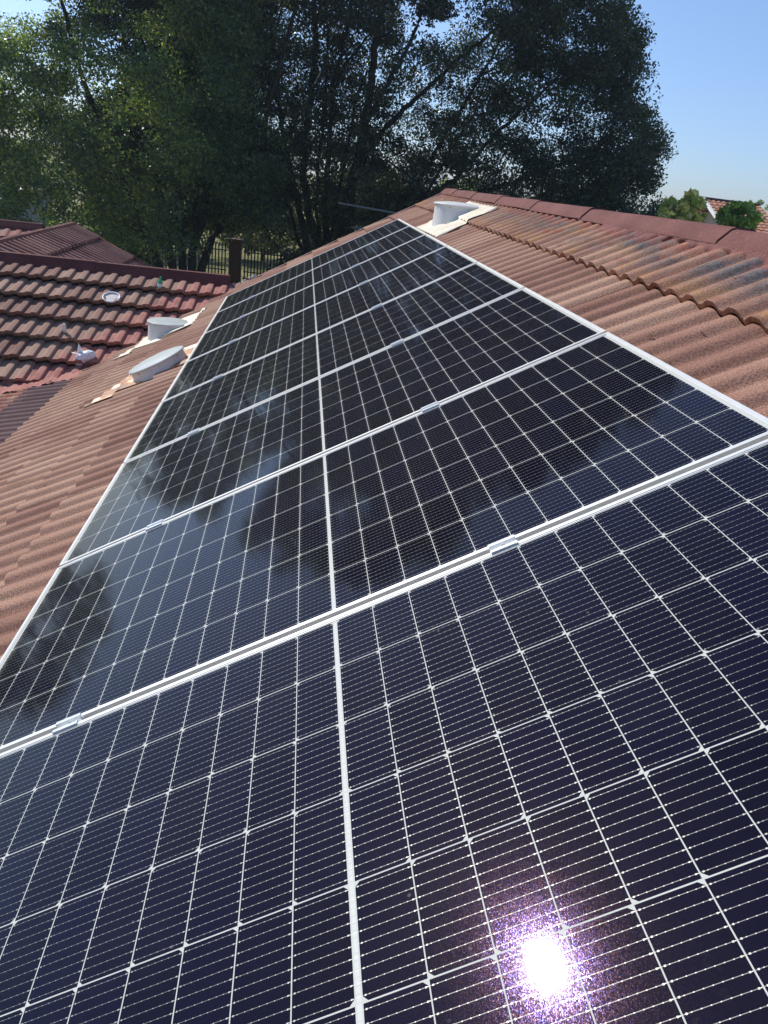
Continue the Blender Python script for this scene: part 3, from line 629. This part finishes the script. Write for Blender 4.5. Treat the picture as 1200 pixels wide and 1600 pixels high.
def tree(label, name, base, stems, clumps, crad, per, lsize, leafmat, seed, group=None, cat='tree', twig=.018, barkm=None, limb_every=1):
    lr = np.random.default_rng(seed); root = empty(name, base); tag(root, label, cat, group)
    mb = MB(); nodes = []; nrad = []
    for st in stems:
        P = np.array([s[:3] for s in st], float); r = np.array([s[3] for s in st], float)
        # resample with wobble
        t = np.linspace(0, len(P) - 1, 6 * (len(P) - 1) + 1); Q = np.stack([np.interp(t, range(len(P)), P[:, k]) for k in range(3)], 1); rr = np.interp(t, range(len(P)), r)
        Q[1:] += lr.normal(0, .028, Q[1:].shape); mb.tube(Q, list(rr * .52), 9); nodes.append(Q[3:]); nrad.append(rr[3:])
    N_ = np.concatenate(nodes); NR = np.concatenate(nrad)
    order = np.argsort(np.linalg.norm(clumps - N_.mean(0), axis=1)); extraP = [N_]; extraR = [NR]
    pool = N_.copy(); poolr = NR.copy()
    for i, ci in enumerate(order[::limb_every]):
        c = clumps[ci]; d = pool - c; dist = np.linalg.norm(d, axis=1) + np.maximum(0, -(c[2] - pool[:, 2])) * 1.2 + (pool[:, 2] > c[2]) * .8
        j = int(np.argmin(dist)); p = pool[j]; L = np.linalg.norm(c - p)
        if L < .15: continue
        m1 = p * .65 + c * .35 + lr.normal(0, .06 * L, 3) + [0, 0, .07 * L]; m2 = p * .3 + c * .7 + lr.normal(0, .07 * L, 3) + [0, 0, .06 * L]
        r0 = min(poolr[j] * .62, twig + .016 * L); mb.tube([p, m1, m2, c], [r0, r0 * .8, r0 * .55, r0 * .3], 5, False)
        pool = np.concatenate([pool, [m1, m2, c]]); poolr = np.concatenate([poolr, [r0 * .8, r0 * .55, r0 * .35]])
    mb2 = mesh_np('trunk', mb.V, mb.F, barkm or M['bark'], None, True); PR(mb2, root)
    V, F = leaves(clumps, crad, per, lsize, lr); PR(mesh_np('crown', V, F, leafmat), root); return root
def S(*pts):                                              # (x px, y px, depth Y, radius)
    return [tuple(at(x, y, Y)) + (r,) for x, y, Y, r in pts]
B0 = np.array([1.2, 27.5, GZ])
base = tuple(B0)
def st(r0, *pts): return [(B0[0] + random.uniform(-.7, .7), B0[1] + random.uniform(-.7, .7), GZ, r0 * 1.25)] + S(*pts)
stems = [
    st(.26, (470, 330, 27.2, .22), (452, 262, 27, .19), (436, 165, 26.5, .15), (402, 60, 26, .12), (370, -60, 26, .09)),
    st(.30, (482, 330, 27.6, .27), (474, 262, 27.6, .25), (480, 185, 27.6, .22), (492, 95, 27.8, .19), (492, 0, 28, .16), (505, -120, 28, .12), (500, -260, 28, .08)),
    st(.28, (507, 330, 28, .24), (512, 262, 28, .20), (514, 210, 28, .17), (520, 130, 28.2, .14), (545, 40, 28.3, .11), (560, -80, 28.4, .08)),
    st(.36, (540, 320, 27.4, .32), (562, 240, 27.2, .28), (575, 160, 27, .26), (584, 90, 27, .22), (598, 0, 26.8, .18), (625, -120, 26.5, .13), (650, -280, 26, .08)),
    st(.26, (548, 300, 28.2, .24), (575, 235, 28.4, .20), (610, 190, 28.7, .18), (655, 150, 29, .15), (700, 108, 29.3, .12), (780, 40, 30, .09), (850, -40, 30, .06)),
    st(.22, (600, 345, 27, .22), (640, 300, 26.6, .19), (672, 255, 26.2, .16), (700, 205, 26, .13), (745, 130, 25.6, .10), (790, 50, 25.2, .07)),
    st(.24, (590, 355, 28, .22), (650, 318, 28.4, .20), (710, 280, 29, .17), (770, 215, 29.5, .14), (840, 150, 30, .10), (900, 90, 30, .07)),
    st(.20, (640, 350, 27, .18), (720, 310, 27, .15), (800, 285, 26.5, .12), (880, 255, 26, .09), (960, 240, 26, .06)),
    st(.20, (575, 180, 27, .17), (612, 120, 26.5, .13), (645, 60, 26, .11), (668, 0, 25.5, .09), (690, -90, 25, .06)),
    st(.2, (460, 300, 28, .15), (420, 262, 28.5, .11), (372, 248, 29, .09), (320, 262, 29, .06)),
    st(.2, (500, 190, 28.2, .12), (540, 100, 29.2, .08), (570, 62, 29.5, .07), (600, 30, 30, .05)),
]
stems += [st(.14, (495, 320, 29, .13), (500, 230, 29.4, .11), (508, 150, 29.8, .09), (512, 70, 30, .07), (520, -30, 30, .05)),
    st(.14, (525, 320, 29.3, .12), (540, 250, 29.6, .10), (552, 170, 30, .08), (572, 110, 30.2, .06), (600, 50, 30.5, .05)),
    st(.13, (455, 330, 29, .11), (428, 280, 29.5, .09), (405, 200, 30, .07), (372, 120, 30.5, .06)),
    st(.15, (610, 350, 28.6, .13), (668, 300, 29, .11), (700, 240, 29.5, .09), (740, 180, 30, .07), (760, 120, 30.4, .05))]
for s_i in (8, 9, 10): stems[s_i] = stems[s_i][1:]        # limbs that leave a stem higher up
def fill(n, cen, rad, lr, cond=None, shell=.35):
    out = []
    while len(out) < n:
        d = lr.normal(0, 1, 3); d /= np.linalg.norm(d); r = lr.uniform(shell, 1) ** (1 / 2.2); p = np.array(cen) + d * r * np.array(rad)
        if cond is None or cond(p): out.append(p)
    return np.array(out)
GAPS = [(a, b, c, d, e * .52) for a, b, c, d, e in [(522, 110, 34, 60, .93), (505, 195, 26, 70, .9), (545, 175, 22, 55, .85), (700, 150, 55, 70, .62), (660, 230, 60, 50, .5), (620, 90, 25, 80, .5), (430, 215, 20, 60, .5), (340, 40, 60, 50, .35), (560, 60, 26, 40, .9), (720, 60, 50, 40, .4), (620, 260, 70, 60, .4), (790, 200, 60, 60, .45), (470, 120, 14, 90, .6)]]
def gapcond(lr):
    def f(p):
        x, y = proj(p[None]); x, y = x[0], y[0]
        for gx, gy, a, b, pr in GAPS:
            if ((x - gx) / a) ** 2 + ((y - gy) / b) ** 2 < 1 and lr.random() < pr: return False
        return True
    return f
lr = np.random.default_rng(21); gc = gapcond(lr)
def corner(p):                                            # the left shoulder of the crowns rounds off
    D = p[1] + 1.58; t = (p[2] - .97) / D; a = (p[0] + .13) / D
    return .095 < t < .145 and a < min(-.355 + (t - .095) * 2.5, -.235)
def condM(p):
    lim = 12.2 - .5 * max(0, p[2] - 1.5) + .7 * math.sin(p[2] * 2.1) + .4 * math.sin(p[2] * 5 + p[1]); 
    D = p[1] + 1.58; tz = (p[2] - .97) / D
    if (p[0] + .13) / D > .458 - .50 * tz + .008 * math.sin(p[2] * 2.3) + .006 * math.sin(p[2] * 5 + p[1]) or p[2] < -2.8 or p[2] > 16 or corner(p): return False
    if p[0] < -.8 and p[2] < -1.3: return False
    if bough(p) < -.9 and p[2] < 8 and lr.random() < .7: return False
    if p[2] < 0 and p[0] < -2 and lr.random() < .3: return False
    x, y = proj(p[None])
    if 420 < x[0] < 820 and y[0] > -60 and p[1] < 28.3 and lr.random() < .3: return False
    return gc(p)
cm = fill(3600, (2.9, 29, 4.2), (12.0, 5.5, 12.0), lr, condM)
lo = np.stack([lr.uniform(-3, 3, 150), lr.uniform(30, 33.5, 150), lr.uniform(1.6, 7.5, 150)], 1); cm = np.concatenate([cm, lo])
lo = np.stack([lr.uniform(-4.5, 6.5, 210), lr.uniform(30.5, 34, 210), lr.uniform(-3.2, 3.6, 210)], 1); lo = lo[(lo[:, 0] > -.8) | (lo[:, 2] > -1.2)]; cm = np.concatenate([cm, lo])   # low inner foliage behind the stems
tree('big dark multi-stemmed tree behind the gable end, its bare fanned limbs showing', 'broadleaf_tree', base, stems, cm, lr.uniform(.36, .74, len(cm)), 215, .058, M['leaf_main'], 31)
def condL(p):
    lim = -10.3 + .4 * math.sin(p[2] * 3 + p[1])
    if p[0] > -5.3 and p[2] < -1.7: return False
    return p[0] > lim and p[2] > -4.0 and not corner(p) and (bough(p, 1.7) > -.5 or lr2.random() < .2)
lr2 = np.random.default_rng(5)
cl = fill(1150, (-6.2, 24.5, 2.2), (5.4, 4.2, 9.2), lr2, condL)
L0 = np.array([-4.0, 25, GZ])
stL = [[(-4 + random.uniform(-.3, .3), 25, GZ, .3), (-4 + dx * .3, 25, -1.5, .24), (-4 + dx * .7, 25 + dy, 1.5, .17), (-4 + dx, 25 + dy * 2, 5.5, .08)] for dx, dy in ((-3.6, 0), (-1.6, 1), (0, -1), (1.8, .5), (3.4, -.5))]
tree('dense glossy green tree on the left, foliage hanging down behind the maroon roof', 'broadleaf_tree', tuple(L0), stL, cl, lr2.uniform(.40, .72, len(cl)), 300, .052, M['leaf_left'], 8)
# a lower tree past the left edge, seen in the panels
lr3 = np.random.default_rng(9)
c3 = fill(170, (-18.5, 23.5, -1.2), (4.0, 3.5, 4.6), lr3)
tree('round tree standing further left beyond the annex roof', 'broadleaf_tree', (-18.5, 23.5, GZ), [[(-18.5, 23.5, GZ, .25), (-18.4, 23.5, -1, .15), (-18.3, 23.4, 2, .06)]], c3, lr3.uniform(.5, .9, len(c3)), 160, .10, M['leaf_left'], 3)
# sunlit trees beyond the boundary fence
bgt = [(-17, 50, 3.2, 4.6, 'yellow-green tree at the far left beyond the fence'), (-9, 47, 3.0, 3.8, 'yellowish tree beyond the fence seen under the left foliage'), (-2.5, 49, 3.2, 4.4, 'sunlit tree beyond the fence behind the pillar'), (3.5, 46, 3.0, 5.2, 'yellow autumn tree seen between the bare limbs'), (9.5, 50, 3.4, 5.4, 'pale green tree glimpsed low through the right limbs'), (16, 52, 3.2, 4.6, 'olive tree half hidden behind the big tree at right')]
for k, (x, y, rx_, hh, lab) in enumerate(bgt):
    l4 = np.random.default_rng(40 + k); c4 = fill(80, (x, y, GZ + hh * .62), (rx_, rx_ * .8, hh * .55), l4)
    tree(lab, 'background_tree', (x, y, GZ), [[(x, y, GZ, .16), (x + .2, y, GZ + hh * .4, .12), (x + .1, y, GZ + hh * .9, .04)]], c4, l4.uniform(.5, .9, len(c4)), 110, .14, M['leaf_back'], 50 + k, 'trees beyond the fence')
# bushes showing over the ridge at right
def bush(label, spots, Y, mat, seed, per=26, ls=.085):
    l5 = np.random.default_rng(seed); c = []; r = []
    for (x, y, s) in spots:
        for _ in range(9): c.append(at(x + l5.normal(0, s * .30), y + l5.normal(0, s * .28), Y + l5.normal(0, .3))); r.append(l5.uniform(.09, .17))
    c = np.array(c); cx, cz = c[:, 0].mean(), c[:, 2].mean()
    stems_ = [[(cx + random.uniform(-.15, .15), Y, GZ, .07), (cx, Y, cz - 1.2, .05), (cx + dx, Y, cz - .1, .02)] for dx in (-.5, 0, .45)]
    tree(label, 'garden_tree', (cx, Y, GZ), stems_, c, np.array(r), per, ls, mat, seed, None, 'tree', .006)
bush('sunlit green and peach leafed treetop left of the orange roof', [(1048, 320, 15), (1066, 322, 16), (1080, 312, 13), (1060, 335, 15), (1078, 332, 9), (1090, 318, 8), (1088, 340, 9), (1042, 332, 12), (1066, 348, 13), (1050, 352, 16)], 17, M['leaf_bush'], 61)
bush('bright green rounded treetop in front of the orange roof', [(1135, 336, 13), (1150, 326, 12), (1166, 324, 12), (1180, 338, 12), (1150, 342, 16), (1168, 346, 14), (1132, 346, 8), (1160, 360, 18)], 18, M['leaf_right'], 62)
l6 = np.random.default_rng(77)
for k, (x, y, s, Y, lab) in enumerate([(1181, 327, 5, 60, 'small dark distant treetop beside the orange roof hip'), (1197, 334, 4, 62, 'tiny dark distant treetop at the right edge of the picture')]):
    p = at(x, y, Y); c = p + l6.normal(0, .25, (22, 3)) * [1, 1, .8]
    tree(lab, 'distant_tree', (p[0], Y, GZ), [[(p[0], Y, GZ, .12), (p[0], Y, p[2] - .3, .08), (p[0], Y, p[2], .04)]], c, l6.uniform(.18, .3, 22), 90, .09, M['leaf_left'], 80 + k)

# ---------------------------------------------------------------- far house on the right
fh = empty('far_house', (27, 44, GZ)); tag(fh, 'distant house with an orange tile roof behind the treetops at right', 'house')
r1 = at(1100, 311, 42); QH = R(24)
nH = np.array([0, -math.sin(QH), math.cos(QH)]); sH = np.array([0, -math.cos(QH), -math.sin(QH)])
PR(tiles('roof_slope', r1, (1, 0, 0), sH, nH, 0, 3.3, .02, 4.6, .34, .34, .30, .05, .035, M['tile_far'], None, 5), fh)
PR(tiles('roof_slope', r1, (-1, 0, 0), sH * [1, -1, 1], nH * [1, -1, 1], -3.3, 0, .02, 4.6, .34, .34, .30, .05, .035, M['tile_far'], None, 5), fh)
mb = MB(); bt = r1 + sH * 4.6
mb.add([r1 + [-.10, 0, .12], bt + [-.10, 0, .12], bt + [-.10, 0, -.06], r1 + [-.10, 0, -.06], r1 + [0, 0, .12], bt + [0, 0, .12], bt + [0, 0, -.06], r1 + [0, 0, -.06]], [(0, 1, 2, 3), (7, 6, 5, 4), (0, 4, 5, 1), (3, 2, 6, 7), (1, 5, 6, 2), (0, 3, 7, 4)])
PR(mb.build('verge_trim', M['white']), fh)
PR(capping('ridge_cap', r1 + [-.1, 0, .04], (1, 0, 0), 3.4, M['ridge_dark'], .14, .07), fh)
r2 = r1 + np.array([3.3, 2.2, -.55]); PR(tiles('roof_slope', r2, (1, 0, 0), sH, nH, -.2, 6, .02, 4.6, .34, .34, .30, .05, .035, M['tile_rear'], None, 5), fh)
PR(capping('ridge_cap', r2 + [-.2, 0, .03], (1, 0, 0), 6, M['ridge_dark'], .14, .07), fh)
mb = MB(); mb.prism([(r1[1] - 3.6, GZ), (r1[1] + 3.6, GZ), (r1[1] + 3.6, r1[2] - 1.8), (r1[1], r1[2] - .15), (r1[1] - 3.6, r1[2] - 1.8)], r1[0] + .9, r1[0] + 9, lambda p: np.array([p[1], p[0], p[2]])); PR(mb.build('wall', M['wall']), fh)

# ---------------------------------------------------------------- boundary fence, pillar, poles, house at the far left
fw = empty('boundary_fence', (-4, 35, GZ)); tag(fw, 'low brown boundary wall topped with dark steel palisade pales beyond the roofs', 'fence')
yF = 35.0
for (xa, xb) in ((-24, -3.42), (-2.68, 16)):             # one run on each side of the pillar
    PR(MB().box((xa, yF - .12, GZ), (xb, yF + .12, GZ + .72)).build('low_wall', M['fence_wall']), fw)
    mb = MB()
    for x in np.arange(xa + .06, xb, .145):
        mb.box((x - .03, yF - .006, GZ + .70), (x + .03, yF + .006, GZ + 2.05))
        mb.add([(x - .03, yF - .006, GZ + 2.05), (x + .03, yF - .006, GZ + 2.05), (x, yF, GZ + 2.16), (x - .03, yF + .006, GZ + 2.05), (x + .03, yF + .006, GZ + 2.05)], [(0, 1, 2), (4, 3, 2), (3, 0, 2), (1, 4, 2)])
    PR(mb.build('palisade', M['pale']), fw)
    for z in (.95, 1.80): PR(MB().box((xa, yF + .008, GZ + z), (xb, yF + .05, GZ + z + .05)).build('fence_rail', M['pale']), fw)
pl = empty('brick_pillar', (-3.05, yF, GZ)); tag(pl, 'square dark brown brick pillar standing in the boundary fence', 'pillar')
MB().box((-.27, -.25, 0), (.27, .25, 2.25)).build('shaft', M['brick'], pl, bevel=.01); MB().box((-.32, -.31, 2.25), (.32, .31, 2.36)).build('cap', M['brick'], pl, bevel=.01)
pr_ = empty('washing_line', (1, 20, GZ)); a0, a1, b0, b1 = at(528, 317, 20), at(645, 338, 20), at(548, 355, 21.5), at(640, 366, 21.5)
tag(pr_, 'pale steel tube frame in the garden behind the far panels under the tree', 'frame')
PR(MB().tube([a0, a1], .026, 8).build('crossbar', M['gpost']), pr_); PR(MB().tube([b0, b1], .026, 8).build('crossbar', M['gpost']), pr_)
for p in (a1, b1): PR(MB().tube([p + [0, 0, .03], (p[0], p[1], GZ)], .045, 8).build('post', M['gpost']), pr_)
lh = empty('neighbour_house', (-17, 40, GZ)); tag(lh, 'pale grey neighbouring house glimpsed at the far left edge', 'house')
q = at(8, 330, 40); PR(MB().box((q[0] - 8, 40, GZ), (q[0] + .25, 46, q[2] + .75)).build('wall', M['greywall']), lh)
PR(MB().box((q[0] - 8.3, 39.7, q[2] + .75), (q[0] + .55, 46.3, q[2] + .95)).build('roof', M['barge']), lh)
PR(MB().box((q[0] - 1.6, 39.95, GZ + .9), (q[0] - .45, 40.02, GZ + 2.3)).build('window', M['window']), lh)

# ---------------------------------------------------------------- thin air volume, added to lift dark foliage like lens flare
hz = MB().box((-60, -12, GZ - 1), (60, 75, 17)).build('flare_haze', None or M['white']); hm = bpy.data.materials.new('flare_haze'); hm.use_nodes = True; hn = hm.node_tree; hn.nodes.remove(hn.nodes['Principled BSDF'])
pv = hn.nodes.new('ShaderNodeVolumePrincipled'); pv.inputs['Color'].default_value = (.62, .82, 1, 1); pv.inputs['Density'].default_value = .0007; pv.inputs['Anisotropy'].default_value = .35
hn.links.new(pv.outputs[0], hn.nodes['Material Output'].inputs['Volume']); hz.data.materials.clear(); hz.data.materials.append(hm); tag(hz, kind='stuff')

# ---------------------------------------------------------------- fallen leaves on the tiles
mb = MB(); lrf = random.Random(44)
for k in range(90):
    u, v = (lrf.uniform(1.25, 1.85), lrf.uniform(-.8, 7)) if k % 2 else (lrf.uniform(-3.0, -1.3), lrf.uniform(.5, 8))
    t_ = ((URIDGE - u - .51) / .39) % 1.0; hh = WR + .027 * float(rib(np.array(v), .163)) + .030 * t_ + .006; a = lrf.uniform(0, 6.28); L = lrf.uniform(.005, .012); W_ = L * .4
    c_, s_2 = math.cos(a), math.sin(a); mb.add([rp(u + x * c_ - y_ * s_2, v + x * s_2 + y_ * c_, hh + z) for x, y_, z in ((-L, 0, 0), (0, -W_, .004), (L, 0, .002), (0, W_, .004))], [(0, 1, 2, 3)])
lf = mb.build('fallen_leaves', plain('dry_leaf', (.24, .15, .07), .8, 0, .4, 30)); tag(lf, kind='stuff')
